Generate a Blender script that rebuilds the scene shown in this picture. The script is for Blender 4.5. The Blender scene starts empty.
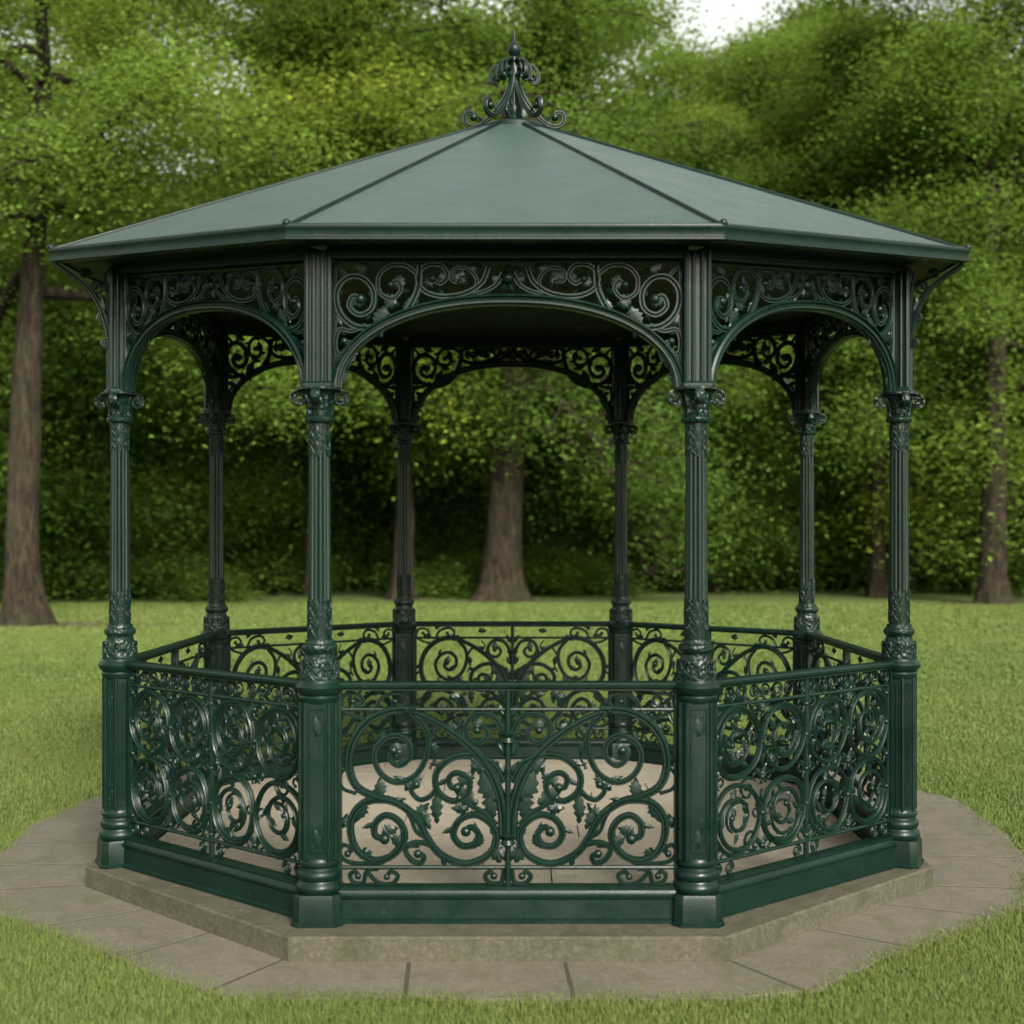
import bpy, math, random
import numpy as np
from mathutils import Vector, Matrix
R = math.radians
scn = bpy.context.scene
col = scn.collection
random.seed(7)
rng = np.random.default_rng(7)

# ------------------------------------------------------------------ camera
CX, CY, CZ = 0.045, -7.18, 1.70
F = 1248.0; HX, HY = 518.6, 540.0
def at(px, d):                      # photo column + distance -> world x, y
    return (px - HX) / F * d + CX, CY + d
cam = bpy.data.cameras.new('camera'); co = bpy.data.objects.new('camera', cam); col.objects.link(co)
co.location = (CX, CY, CZ); co.rotation_euler = (R(90), 0, 0)
cam.sensor_width = 36; cam.lens = 36 * F / 1024
cam.shift_x = -(HX - 512) / 1024; cam.shift_y = (HY - 512) / 1024
cam.clip_end = 900; cam.clip_start = .05
cam.dof.use_dof = True; cam.dof.focus_distance = 6.4; cam.dof.aperture_fstop = 1.75
scn.camera = co

# ------------------------------------------------------------------ helpers
def prop(o, label=None, cat=None, group=None, kind=None):
    if label: o['label'] = label
    if cat: o['category'] = cat
    if group: o['group'] = group
    if kind: o['kind'] = kind
    return o
def empty(name, loc=(0, 0, 0)):
    o = bpy.data.objects.new(name, None); col.objects.link(o); o.location = loc; o.empty_display_size = .2
    return o

class MB:
    def __init__(s): s.v = []; s.f = []
    def add(s, vs, fs):
        b = len(s.v); s.v += [tuple(p) for p in vs]; s.f += [tuple(i + b for i in f) for f in fs]
    def box(s, x0, x1, y0, y1, z0, z1):
        s.add([(x0,y0,z0),(x1,y0,z0),(x1,y1,z0),(x0,y1,z0),(x0,y0,z1),(x1,y0,z1),(x1,y1,z1),(x0,y1,z1)],
              [(0,3,2,1),(4,5,6,7),(0,1,5,4),(1,2,6,5),(2,3,7,6),(3,0,4,7)])
    def prism(s, prof, x0, x1):     # closed (y,z) profile swept along x
        n = len(prof)
        s.add([(x0,y,z) for y,z in prof] + [(x1,y,z) for y,z in prof],
              [(i,(i+1)%n,n+(i+1)%n,n+i) for i in range(n)] + [tuple(range(n))[::-1], tuple(range(n,2*n))])
    def loft(s, rings, cap=True, closed=True):
        n = len(rings[0]); b = len(s.v)
        for r in rings: s.v += [tuple(p) for p in r]
        for k in range(len(rings)-1):
            for i in range(n if closed else n-1):
                j = (i+1) % n
                s.f.append((b+k*n+i, b+k*n+j, b+(k+1)*n+j, b+(k+1)*n+i))
        if cap:
            s.f.append(tuple(b+i for i in range(n))[::-1]); s.f.append(tuple(b+(len(rings)-1)*n+i for i in range(n)))
    def lathe(s, prof, n=28, flute=None, c=(0,0)):   # prof: (z, r)
        rings = []
        for z, r in prof:
            ring = []
            for i in range(n):
                a = 2*math.pi*i/n
                ring.append((c[0]+r*math.cos(a), c[1]+r*math.sin(a), z))
            rings.append(ring)
        s.loft(rings)
    def fluted(s, prof, nf=14, amp=.10, phase=0):     # prof: (z, r, k)
        n = nf*6; rings = []
        for z, r, k in prof:
            ring = []
            for i in range(n):
                a = 2*math.pi*i/n + phase
                m = 1 - k*amp*(1, .30, .04, 0, .04, .30)[i % 6]
                ring.append((r*m*math.cos(a), r*m*math.sin(a), z))
            rings.append(ring)
        s.loft(rings)
    def tube(s, pts, rad, n=8, cap=True):
        pts = [Vector(p) for p in pts]
        if not hasattr(rad, '__len__'): rad = [rad]*len(pts)
        rings = []; up = None
        for i, p in enumerate(pts):
            t = (pts[min(i+1,len(pts)-1)] - pts[max(i-1,0)])
            if t.length < 1e-9: t = Vector((0,0,1))
            t.normalize()
            if up is None:
                up = Vector((0,0,1)) if abs(t.z) < .9 else Vector((1,0,0))
            u = (up - t*up.dot(t))
            if u.length < 1e-6: u = t.orthogonal()
            u.normalize(); w = t.cross(u); up = u
            rings.append([p + (u*math.cos(2*math.pi*k/n) + w*math.sin(2*math.pi*k/n))*rad[i] for k in range(n)])
        s.loft(rings, cap)
    def ball(s, c, r, n=10, sz=1):
        prof = [(-1,.02)] + [(math.sin(a), math.cos(a)) for a in [R(-60),R(-35),R(-10),R(15),R(40),R(65)]] + [(1,.02)]
        s.loft([[(c[0]+r*q*math.cos(2*math.pi*i/n), c[1]+r*q*math.sin(2*math.pi*i/n), c[2]+r*sz*z) for i in range(n)] for z, q in prof])
    def build(s, name, mat, parent=None, smooth=True, ang=38, loc=None, rotz=0, fix=True):
        me = bpy.data.meshes.new(name); me.from_pydata(s.v, [], s.f)
        if fix:
            import bmesh
            b = bmesh.new(); b.from_mesh(me); bmesh.ops.recalc_face_normals(b, faces=b.faces); b.to_mesh(me); b.free()
        if smooth:
            me.polygons.foreach_set('use_smooth', [True]*len(me.polygons)); me.set_sharp_from_angle(angle=R(ang))
        me.materials.append(mat); me.update()
        o = bpy.data.objects.new(name, me); col.objects.link(o)
        if parent: o.parent = parent
        if loc: o.location = loc
        o.rotation_euler = (0,0,rotz)
        return o

def catmull(P, step=5):
    P = [np.array(p, float) for p in P]
    if len(P) < 3: return P
    Q = [2*P[0]-P[1]] + P + [2*P[-1]-P[-2]]
    out = []
    for i in range(1, len(Q)-2):
        a, b, c, d = Q[i-1:i+3]
        for k in range(step):
            t = k/step
            out.append(.5*((2*b)+(c-a)*t+(2*a-5*b+4*c-d)*t*t+(3*b-a-3*c+d)*t**3))
    out.append(Q[-2]); return out

# ------------------------------------------------------------------ 2-D ironwork (x, z plane; y = thickness) mapped by fn
def strip(mb, pts, r0, fn, taper=(1, .55), dep=.75, ball=True, y=0, bulge=True):
    """curled bar: ridged cross-section following 2-D points"""
    n = len(pts); rings = []
    for i, p in enumerate(pts):
        t = pts[min(i+1,n-1)] - pts[max(i-1,0)]; L = math.hypot(*t) or 1; t = t/L
        nx, nz = -t[1], t[0]
        f = i/(n-1); r = r0*(taper[0]*(1-f)+taper[1]*f)
        ring = []
        for cu, cy in ((1,0),(.72,.62),(.3,.62),(0,1),(-.3,.62),(-.72,.62),(-1,0),(-.72,-.62),(-.3,-.62),(0,-1),(.3,-.62),(.72,-.62)):
            ring.append(fn(p[0]+nx*r*cu, y+r*dep*cy, p[1]+nz*r*cu))
        rings.append(ring)
    mb.loft(rings)
    if ball:
        p = pts[-1]; knob(mb, p[0], p[1], r0*taper[1]*1.55, fn, y=y)
def knob(mb, x, z, r, fn, dep=.8, y=0, n=9):
    rings = []
    for yy, q in ((-1,.25),(-.75,.7),(-.25,1),(.25,1),(.75,.7),(1,.25)):
        rings.append([fn(x+r*q*math.cos(2*math.pi*k/n), y+r*dep*yy, z+r*q*math.sin(2*math.pi*k/n)) for k in range(n)])
    mb.loft(rings)
def leaf(mb, x, z, ang, L, W, fn, th=.007, y=0):
    """serrated acanthus leaf with raised midrib and a curled tip"""
    side = [(0,.12),(.10,.42),(.17,.30),(.30,.85),(.37,.58),(.52,1.0),(.60,.62),(.74,.72),(.80,.40),(.92,.28),(1.05,.05)]
    ca, sa = math.cos(ang), math.sin(ang)
    bend = .25
    def P(u, v, yy):
        zz = v*W/2 + bend*W*u*u; xx = u*L
        return fn(x+xx*ca-zz*sa, y+yy, z+xx*sa+zz*ca)
    vs = []; m = len(side)
    for u, v in side: vs.append(P(u, v, 0))
    for u, v in side: vs.append(P(u, 0, -th*(1-.5*u)*.8))
    for u, v in side: vs.append(P(u, -v, 0))
    for u, v in side: vs.append(P(u, 0, th*(1-.5*u)*.8))
    fs = []
    for a, b in ((0,1),(1,2),(2,3),(3,0)):
        for i in range(m-1): fs.append((a*m+i, a*m+i+1, b*m+i+1, b*m+i))
    mb.add(vs, fs)
def spiral(cx, cz, r0, r1, a0, turns, n=None, lead=None):
    n = n or int(abs(turns)*16)
    pts = [np.array((cx+(r0*(1-i/n)**.85+r1*(1-(1-i/n)**.85))*math.cos(a0+turns*2*math.pi*i/n),
                     cz+(r0*(1-i/n)**.85+r1*(1-(1-i/n)**.85))*math.sin(a0+turns*2*math.pi*i/n))) for i in range(n+1)]
    if lead is not None: pts = catmull([*lead, tuple(pts[0])], 5)[:-1] + pts
    return pts

# ------------------------------------------------------------------ materials
def mat(name):
    m = bpy.data.materials.new(name); m.use_nodes = True
    nt = m.node_tree; b = nt.nodes['Principled BSDF']
    return m, nt, b
def N(nt, t, **k):
    n = nt.nodes.new(t)
    for a, v in k.items():
        if a.startswith('i_'): n.inputs[a[2:].replace('_', ' ')].default_value = v
        else: setattr(n, a, v)
    return n
def noise(nt, scale, detail=4, rough=.55, vec=None, dist=0):
    n = N(nt, 'ShaderNodeTexNoise'); n.inputs['Scale'].default_value = scale; n.inputs['Detail'].default_value = detail
    n.inputs['Roughness'].default_value = rough; n.inputs['Distortion'].default_value = dist
    if vec: nt.links.new(vec, n.inputs['Vector'])
    return n.outputs['Fac']
def ramp(nt, fac, stops):
    r = N(nt, 'ShaderNodeValToRGB'); e = r.color_ramp.elements
    while len(e) < len(stops): e.new(.5)
    for i, (p, c) in enumerate(stops):
        e[i].position = p; e[i].color = (*c, 1) if len(c) == 3 else c
    nt.links.new(fac, r.inputs[0]); return r.outputs[0]
def mix(nt, fac, a, b, mode='MIX'):
    m = N(nt, 'ShaderNodeMix', data_type='RGBA', blend_type=mode)
    for s, v in ((0, fac), (6, a), (7, b)):
        if isinstance(v, (int, float)): m.inputs[s].default_value = v
        elif isinstance(v, tuple): m.inputs[s].default_value = (*v, 1)
        else: nt.links.new(v, m.inputs[s])
    return m.outputs[2]
def bump(nt, h, strength, dist, prev=None):
    b = N(nt, 'ShaderNodeBump'); b.inputs['Strength'].default_value = strength; b.inputs['Distance'].default_value = dist
    nt.links.new(h, b.inputs['Height'])
    if prev: nt.links.new(prev, b.inputs['Normal'])
    return b.outputs[0]
def objc(nt): return N(nt, 'ShaderNodeTexCoord').outputs['Object']
def geo(nt): return N(nt, 'ShaderNodeNewGeometry').outputs['Position']
def mapping(nt, vec, scale):
    m = N(nt, 'ShaderNodeMapping'); m.inputs['Scale'].default_value = scale; nt.links.new(vec, m.inputs[0]); return m.outputs[0]

def paint(name, c1, c2, rough=.33, bstr=.25, spec=.5, relief=0):
    m, nt, b = mat(name); g = geo(nt)
    c = mix(nt, ramp(nt, noise(nt, 2.3, 3, .6, g), [(.35,(0,0,0)),(.68,(1,1,1))]), c1, c2)
    dirt = ramp(nt, noise(nt, 38, 2, .7, g), [(.60,(0,0,0)),(.78,(1,1,1))])
    c = mix(nt, dirt, c, tuple(x*1.3+.003 for x in c2))
    nt.links.new(c, b.inputs['Base Color'])
    rr = ramp(nt, noise(nt, 7, 3, .65, g), [(.3,(rough-.07,)*3),(.75,(rough+.15,)*3)])
    nt.links.new(rr, b.inputs['Roughness']); b.inputs['Specular IOR Level'].default_value = spec
    h = noise(nt, 90, 1, .6, g); nn = bump(nt, h, bstr, .002)
    nn = bump(nt, noise(nt, 9, 1, .5, g), .25, .004, nn)
    if relief:
        v = N(nt, 'ShaderNodeTexVoronoi', feature='SMOOTH_F1'); v.inputs['Scale'].default_value = 55
        dv = N(nt, 'ShaderNodeMapping'); nt.links.new(g, dv.inputs[0]); nt.links.new(dv.outputs[0], v.inputs['Vector'])
        nn = bump(nt, v.outputs['Distance'], relief, .008, nn)
    nt.links.new(nn, b.inputs['Normal'])
    return m
M_iron = paint('green_iron_paint', (.0015,.0080,.0056), (.0026,.0116,.0081), rough=.32, spec=.21)
M_ornate = paint('cast_relief_paint', (.0015,.0080,.0056), (.0032,.0135,.0095), rough=.32, spec=.24, relief=.9)
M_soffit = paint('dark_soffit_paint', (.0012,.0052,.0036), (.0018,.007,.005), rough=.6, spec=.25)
M_roof, nt, b = mat('roof_sheet_paint'); g = geo(nt)
streak = noise(nt, 3.0, 6, .65, mapping(nt, g, (1,1,.35)))
c = mix(nt, ramp(nt, streak, [(.3,(0,0,0)),(.75,(1,1,1))]), (.0155,.0345,.0295), (.0205,.0415,.0360))
c = mix(nt, ramp(nt, noise(nt, 60, 4, .7, g), [(.62,(0,0,0)),(.8,(.6,.6,.6))]), c, (.045,.068,.06))
nt.links.new(c, b.inputs['Base Color'])
nt.links.new(ramp(nt, noise(nt, 5, 5, .6, g), [(.3,(.40,)*3),(.75,(.55,)*3)]), b.inputs['Roughness'])
nt.links.new(bump(nt, noise(nt, 140, 2, .6, g), .25, .001, bump(nt, noise(nt, 2.2, 3, .5, g), .2, .008)), b.inputs['Normal'])

def stone(name, c1, c2, c3, moss=None, scale=1.0, b2=.5):
    m, nt, b = mat(name); g = geo(nt)
    c = mix(nt, ramp(nt, noise(nt, 2.2*scale, 6, .6, g), [(.32,(0,0,0)),(.7,(1,1,1))]), c1, c2)
    c = mix(nt, ramp(nt, noise(nt, 45*scale, 5, .75, g), [(.45,(0,0,0)),(.75,(.75,.75,.75))]), c, c3)
    c = mix(nt, ramp(nt, noise(nt, 9*scale, 5, .7, g), [(.5,(0,0,0)),(.8,(.5,.5,.5))]), c, tuple(x*.62 for x in c1))
    if moss:
        c = mix(nt, ramp(nt, noise(nt, 4.5, 7, .72, g, 1.0), [(.47,(0,0,0)),(.66,(.8,.8,.8))]), c, moss)
    nt.links.new(c, b.inputs['Base Color']); b.inputs['Roughness'].default_value = .85
    b.inputs['Specular IOR Level'].default_value = .3
    nn = bump(nt, noise(nt, 70*scale, 5, .7, g), b2, .004); nn = bump(nt, noise(nt, 7*scale, 4, .6, g), .4, .012, nn)
    nt.links.new(nn, b.inputs['Normal']); return m
M_paving = stone('sandstone_paving', (.068,.060,.046), (.094,.083,.065), (.135,.120,.096), (.058,.056,.030))
M_step = stone('weathered_step_stone', (.036,.034,.021), (.052,.048,.032), (.092,.084,.060), (.022,.025,.010), b2=.8)
M_floor = stone('pale_floor_stone', (.185,.163,.124), (.215,.192,.150), (.26,.235,.19))
M_soil, nt, b = mat('joint_soil'); g = geo(nt)
nt.links.new(mix(nt, noise(nt, 14, 5, .7, g), (.012,.010,.006), (.030,.028,.013)), b.inputs['Base Color']); b.inputs['Roughness'].default_value = 1

M_bark, nt, b = mat('ridged_bark'); oc = objc(nt)
st = mapping(nt, oc, (1,1,.20)); r1 = noise(nt, 11, 6, .7, st, .8)
c = ramp(nt, r1, [(.36,(.004,.003,.002)),(.50,(.020,.015,.009)),(.70,(.056,.043,.028))])
c = mix(nt, ramp(nt, noise(nt, 1.1, 4, .6, oc), [(.5,(0,0,0)),(.75,(.6,.6,.6))]), c, (.032,.036,.016))
nt.links.new(c, b.inputs['Base Color']); b.inputs['Roughness'].default_value = .95; b.inputs['Specular IOR Level'].default_value = .2
nt.links.new(bump(nt, r1, 1.0, .08), b.inputs['Normal'])

def leafmat(name, ca, cb, cc, trans=.55):
    m, nt, b = mat(name); g = geo(nt)
    oi = N(nt, 'ShaderNodeObjectInfo').outputs['Random']
    c = mix(nt, ramp(nt, noise(nt, .55, 1, .5, g), [(.36,(0,0,0)),(.66,(1,1,1))]), ca, cb)
    c = mix(nt, ramp(nt, noise(nt, 9, 0, .5, g), [(.45,(0,0,0)),(.75,(.55,.55,.55))]), c, cc)
    hs = N(nt, 'ShaderNodeHueSaturation'); nt.links.new(c, hs.inputs['Color'])
    mr = N(nt, 'ShaderNodeMapRange'); nt.links.new(oi, mr.inputs[0]); mr.inputs[3].default_value = .75; mr.inputs[4].default_value = 1.22
    nt.links.new(mr.outputs[0], hs.inputs['Value'])
    mr2 = N(nt, 'ShaderNodeMapRange'); nt.links.new(oi, mr2.inputs[0]); mr2.inputs[3].default_value = .507; mr2.inputs[4].default_value = .488
    nt.links.new(mr2.outputs[0], hs.inputs['Hue'])
    nt.links.new(hs.outputs[0], b.inputs['Base Color']); b.inputs['Roughness'].default_value = .6
    b.inputs['Specular IOR Level'].default_value = .15
    tr = N(nt, 'ShaderNodeBsdfTranslucent')
    t2 = mix(nt, .5, hs.outputs[0], (.15,.22,.025)); nt.links.new(t2, tr.inputs[0])
    ms = N(nt, 'ShaderNodeMixShader'); ms.inputs[0].default_value = trans
    nt.links.new(b.outputs[0], ms.inputs[1]); nt.links.new(tr.outputs[0], ms.inputs[2])
    nt.links.new(ms.outputs[0], nt.nodes['Material Output'].inputs[0]); return m
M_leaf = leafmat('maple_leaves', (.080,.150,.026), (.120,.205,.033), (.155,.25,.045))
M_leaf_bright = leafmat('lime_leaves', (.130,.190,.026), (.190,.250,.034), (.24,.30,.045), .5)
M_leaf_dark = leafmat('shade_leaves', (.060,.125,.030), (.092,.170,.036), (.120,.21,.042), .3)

def grassmat(name, blades):
    m, nt, b = mat(name); g = geo(nt)
    c = mix(nt, ramp(nt, noise(nt, .9, 5, .6, g), [(.33,(0,0,0)),(.68,(1,1,1))]), (.050,.096,.017), (.084,.138,.026))
    c = mix(nt, ramp(nt, noise(nt, .16, 3, .6, g), [(.4,(0,0,0)),(.65,(1,1,1))]), c, mix(nt, .6, c, (.120,.143,.035)))
    sc = 130 if blades else 14
    c = mix(nt, ramp(nt, noise(nt, sc, 4, .8, g), [(.40,(0,0,0)),(.70,(1,1,1))]), c, (.125,.155,.040))
    c = mix(nt, ramp(nt, noise(nt, sc*1.3, 2, .5, mapping(nt, g, (1,1.2,1))), [(.66,(0,0,0)),(.72,(1,1,1))]), c, (.20,.17,.09))
    if not blades:
        c = mix(nt, .45, c, (.05,.075,.013))
    # worn earth round the trunks
    for (px, d, rx, ry) in ((34,25.2,5.6,1.5),(502,35.2,5.0,1.7),(993,33.6,4.2,1.6),(690,37.5,3.5,1.4)):
        x, y = at(px, d)
        mp = N(nt, 'ShaderNodeMapping'); mp.inputs['Location'].default_value = (-x/rx, -y/ry, 0); mp.inputs['Scale'].default_value = (1/rx,1/ry,0)
        nt.links.new(g, mp.inputs[0])
        ln = N(nt, 'ShaderNodeVectorMath', operation='LENGTH'); nt.links.new(mp.outputs[0], ln.inputs[0])
        ad = N(nt, 'ShaderNodeMath', operation='ADD'); nt.links.new(ln.outputs['Value'], ad.inputs[0])
        nn = N(nt, 'ShaderNodeMath', operation='MULTIPLY'); nt.links.new(noise(nt, 1.3, 5, .7, g), nn.inputs[0]); nn.inputs[1].default_value = .9
        nt.links.new(nn.outputs[0], ad.inputs[1])
        c = mix(nt, ramp(nt, ad.outputs[0], [(.75,(.8,.8,.8)),(1.35,(0,0,0))]), c, (.060,.050,.028))
    nt.links.new(c, b.inputs['Base Color']); b.inputs['Roughness'].default_value = .6 if blades else .95
    b.inputs['Specular IOR Level'].default_value = .25
    if blades:
        tr = N(nt, 'ShaderNodeBsdfTranslucent'); nt.links.new(c, tr.inputs[0])
        ms = N(nt, 'ShaderNodeMixShader'); ms.inputs[0].default_value = .3
        nt.links.new(b.outputs[0], ms.inputs[1]); nt.links.new(tr.outputs[0], ms.inputs[2])
        nt.links.new(ms.outputs[0], nt.nodes['Material Output'].inputs[0])
    else:
        nt.links.new(bump(nt, noise(nt, 22, 6, .8, g), 1.0, .05, bump(nt, noise(nt, 3, 4, .6, g), .6, .08)), b.inputs['Normal'])
    return m
M_lawn = grassmat('lawn_turf', False); M_blade = grassmat('grass_blades', True)

# ------------------------------------------------------------------ gazebo layout (z relative to platform etc.)
S = 1.6
VF = (.792,-1.93); VM = (1.932,-.99)
ring = [(-VF[0],VF[1]),(VF[0],VF[1]),(VM[0],VM[1]),(VM[0],-VM[1]),(VF[0],-VF[1]),(-VF[0],-VF[1]),(-VM[0],-VM[1]),(-VM[0],VM[1])]
cls = ['F','F','M','N','B','B','N','M']
zc = {k: CZ+v for k, v in dict(F=.640, M=.729, N=.835, B=.847).items()}     # top of capitals
zt = {k: CZ+v for k, v in dict(F=1.178, M=1.31, N=1.37, B=1.42).items()}    # top of arch panels
ze = {k: CZ+v for k, v in dict(F=1.263, M=1.406, N=1.46, B=1.50).items()}   # eaves
eave = [(-.885,-2.16),(.865,-2.16),(2.212,-1.13),(2.212,1.13),(.88,2.16),(-.88,2.16),(-2.212,1.13),(-2.212,-1.13)]
PZ = .10
RT = CZ-.594                      # top of the hand rail
apex = {('F','F'):1.026,('F','M'):1.09,('M','N'):1.19,('N','B'):1.25,('B','B'):1.30}
def arch_z(a, b): return CZ + apex.get((a,b), apex.get((b,a)))

gz = empty('gazebo', (0,0,0))
prop(gz, 'dark green cast iron octagonal bandstand with scrollwork railings standing on a low stone step', 'gazebo')

# step and floor
def octa(rf, rm, z, ox=0):
    return [(x*(rf if i in (0,1,4,5) else rm), y*(rf if i in (0,1,4,5) else rm), z) for i, (x,y) in enumerate(ring)]
mb = MB()
o_top = octa(1.115,1.075,PZ); 
def inset(p, k, z): return [(x*k, y*k, z) for x, y, _ in p]
mb.loft([inset(o_top,1,-.05), inset(o_top,1,PZ-.008), inset(o_top,.9965,PZ)], True)
mb.build('stone_step', M_step, gz, ang=20)
mb = MB()
fl = octa(.965,.965,PZ+.006)
# floor slabs laid in courses, clipped to the octagon
def clip(poly, hull):
    out = poly
    for i in range(len(hull)):
        a, b_ = hull[i], hull[(i+1)%len(hull)]; inp = out; out = []
        for j in range(len(inp)):
            p, q = inp[j], inp[(j+1)%len(inp)]
            sp = (b_[0]-a[0])*(p[1]-a[1])-(b_[1]-a[1])*(p[0]-a[0]); sq = (b_[0]-a[0])*(q[1]-a[1])-(b_[1]-a[1])*(q[0]-a[0])
            if sp >= 0: out.append(p)
            if (sp >= 0) != (sq >= 0):
                t = sp/(sp-sq); out.append((p[0]+(q[0]-p[0])*t, p[1]+(q[1]-p[1])*t))
        if not out: break
    return out
hull = [(x,y) for x,y,_ in fl]
yy = -2.0; k = 0
while yy < 2.0:
    h = .30; xx = -2.2 - (k%2)*.63
    while xx < 2.1:
        w = random.choice((1.1,1.3,1.6)); g_ = .0035
        p = clip([(xx+g_,yy+g_),(xx+w-g_,yy+g_),(xx+w-g_,yy+h-g_),(xx+g_,yy+h-g_)], hull)
        if len(p) > 2:
            z1 = PZ+.010+random.random()*.0015; n = len(p)
            mb.add([(x,y,PZ-.01) for x,y in p]+[(x,y,z1) for x,y in p], [tuple(range(n,2*n))]+[(i,(i+1)%n,n+(i+1)%n,n+i) for i in range(n)])
        xx += w
    yy += h; k += 1
mb.build('floor', M_floor, gz, smooth=False)

# ---- columns
def wrap_fn(r, a0, z0):         # 2-D ornament wrapped on a cylinder
    return lambda x, y, z: ((r+y)*math.cos(a0+x/r), (r+y)*math.sin(a0+x/r), z0+z)
def collar(mb, r, z0, h, n=6, rb=.0042):
    for k in range(n):
        f = wrap_fn(r, 2*math.pi*k/n, z0); w = math.pi*r/n
        for s in (-1, 1):
            strip(mb, [np.array((s*p[0]*w, p[1]*h)) for p in catmull([(0,0),(.5,.15),(.85,.42),(.6,.62),(.3,.5),(.45,.38)],3)], rb, f)
            strip(mb, [np.array((s*p[0]*w, p[1]*h)) for p in catmull([(0,.35),(.25,.7),(.7,.95),(.95,.8),(.75,.68)],3)], rb*.9, f)
        leaf(mb, 0, h*.05, R(90), h*.9, w*.9, f, th=.004)
def make_column(i):
    x, y = ring[i]; c = cls[i]; rot = math.atan2(y, x) if c in 'MN' else R(-90)
    loc = (x, y, 0)
    cap = zc[c]; s0 = PZ+1.18; top = zt[c]+.03
    mb = MB()
    mb.fluted([(s0,.050,0),(s0+.15,.048,0),(s0+.17,.0485,1),(cap-.29,.0445,1),(cap-.25,.0435,.3),(cap-.13,.043,0)], 12, .24)
    collar(mb, .0495, s0+.012, .09, 5, .0058); collar(mb, .0490, s0+.090, .085, 5, .0056); collar(mb, .0440, cap-.29, .075, 5, .0056); collar(mb, .0435, cap-.225, .070, 5, .0054)
    sh = mb.build('column', M_iron, gz, loc=loc, rotz=rot)
    # plinth
    mb = MB()
    def chs(h, z, c_=.30):
        k = h*c_
        return [(h,-h+k,z),(h,h-k,z),(h-k,h,z),(-h+k,h,z),(-h,h-k,z),(-h,-h+k,z),(-h+k,-h,z),(h-k,-h,z)]
    mb.loft([chs(.108,PZ),chs(.108,PZ+.012),chs(.101,PZ+.018),chs(.098,PZ+.112),chs(.092,PZ+.128)])
    mb.lathe([(PZ+.126,.088),(PZ+.135,.096),(PZ+.150,.100),(PZ+.165,.096),(PZ+.172,.088),(PZ+.180,.085),(PZ+.190,.092),(PZ+.205,.094),(PZ+.218,.090),
              (PZ+.224,.082),(PZ+.236,.080),(PZ+.246,.088),(PZ+.256,.088),(PZ+.264,.080),(PZ+.275,.078)], 32)
    mb.build('plinth', M_iron, sh)
    # pedestal
    mb = MB(); z0, z1 = PZ+.27, PZ+.925
    if c in 'FB':
        h_, q_ = .074, .050
        cor = [(h_,-q_),(h_,q_),(q_,h_),(-q_,h_),(-h_,q_),(-h_,-q_),(-q_,-h_),(q_,-h_)]
        faces = [(R(90*k), h_, .033) for k in range(4)]
    else:
        cor = [(.079*math.cos(R(22.5+45*k)), .079*math.sin(R(22.5+45*k))) for k in range(8)]
        faces = [(R(45*k), .0735, .014) for k in range(8)]
    mb.loft([[(X,Y,z) for X,Y in cor] for z in (z0,z1)])
    for X,Y in cor: mb.tube([(X,Y,z0),(X,Y,z1)], .0080, 8)
    for a, ap, pw in faces:
        f = lambda X,Y,Z,a=a,ap=ap: ((ap+Y)*math.cos(a)-X*math.sin(a), (ap+Y)*math.sin(a)+X*math.cos(a), Z)
        if pw < .02:
            strip(mb, [np.array((0,z0+.02)), np.array((0,z1-.02))], .006, f, taper=(1,1), dep=1.0, ball=False)
        fr = [(-pw,z0+.03),(pw,z0+.03),(pw,z1-.03),(-pw,z1-.03),(-pw,z0+.03)]
        for q in range(4):
            strip(mb, [np.array(fr[q]), np.array(fr[q+1])], .0038, f, taper=(1,1), dep=1.2, ball=False)
        for zz in (z0+.05, z1-.14):
            for s in (-1,1):
                strip(mb, [np.array((s*p[0]*pw*.75, zz+p[1]*.085)) for p in catmull([(0,0),(.8,.15),(.95,.5),(.4,.6),(.4,.36)],3)], .0038, f)
                strip(mb, [np.array((s*p[0]*pw*.75, zz+p[1]*.085)) for p in catmull([(0,.5),(.3,.8),(.8,1.0),(.9,.8)],3)], .0034, f)
            leaf(mb, 0, zz, R(90), .085, pw*1.3, f, th=.007)
    mb.lathe([(z1-.005,.080),(z1+.004,.086),(z1+.018,.088),(z1+.026,.083),(z1+.034,.090),(z1+.048,.101),(z1+.062,.103),(z1+.070,.098),(z1+.078,.088),
              (z1+.088,.084)], 36)
    mb.build('pedestal', M_iron, sh)
    # vase between pedestal and shaft
    mb = MB(); v0 = z1+.085
    mb.lathe([(v0,.082),(v0+.02,.083),(v0+.05,.079),(v0+.085,.070),(v0+.11,.062),(v0+.118,.064),(v0+.126,.073),(v0+.138,.076),(v0+.150,.072),(v0+.156,.062),(v0+.172,.059)], 32)
    collar(mb, .080, v0+.004, .085, 7, .0068)
    mb.build('vase', M_ornate, sh)
    # capital
    mb = MB()
    mb.lathe([(cap-.152,.043),(cap-.148,.058),(cap-.140,.064),(cap-.130,.064),(cap-.122,.057),(cap-.118,.045),(cap-.09,.046),(cap-.06,.052),(cap-.035,.062),(cap-.016,.076)], 28)
    mb.lathe([(cap-.018,.078),(cap-.012,.092),(cap-.003,.092),(cap,.084)], 32)
    for k in range(4):
        a = R(90*k)-rot; ca, sa = math.cos(a), math.sin(a)
        f = lambda X,Y,Z,ca=ca,sa=sa: (X*ca-Y*sa, X*sa+Y*ca, Z)
        sp = spiral(.088, cap-.046, .034, .007, R(100), -1.6, 28)
        strip(mb, catmull([(.046,cap-.075),(.055,cap-.030),tuple(sp[0])],4)[:-1]+sp, .0085, f, dep=2.4, taper=(1,.8))
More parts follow.
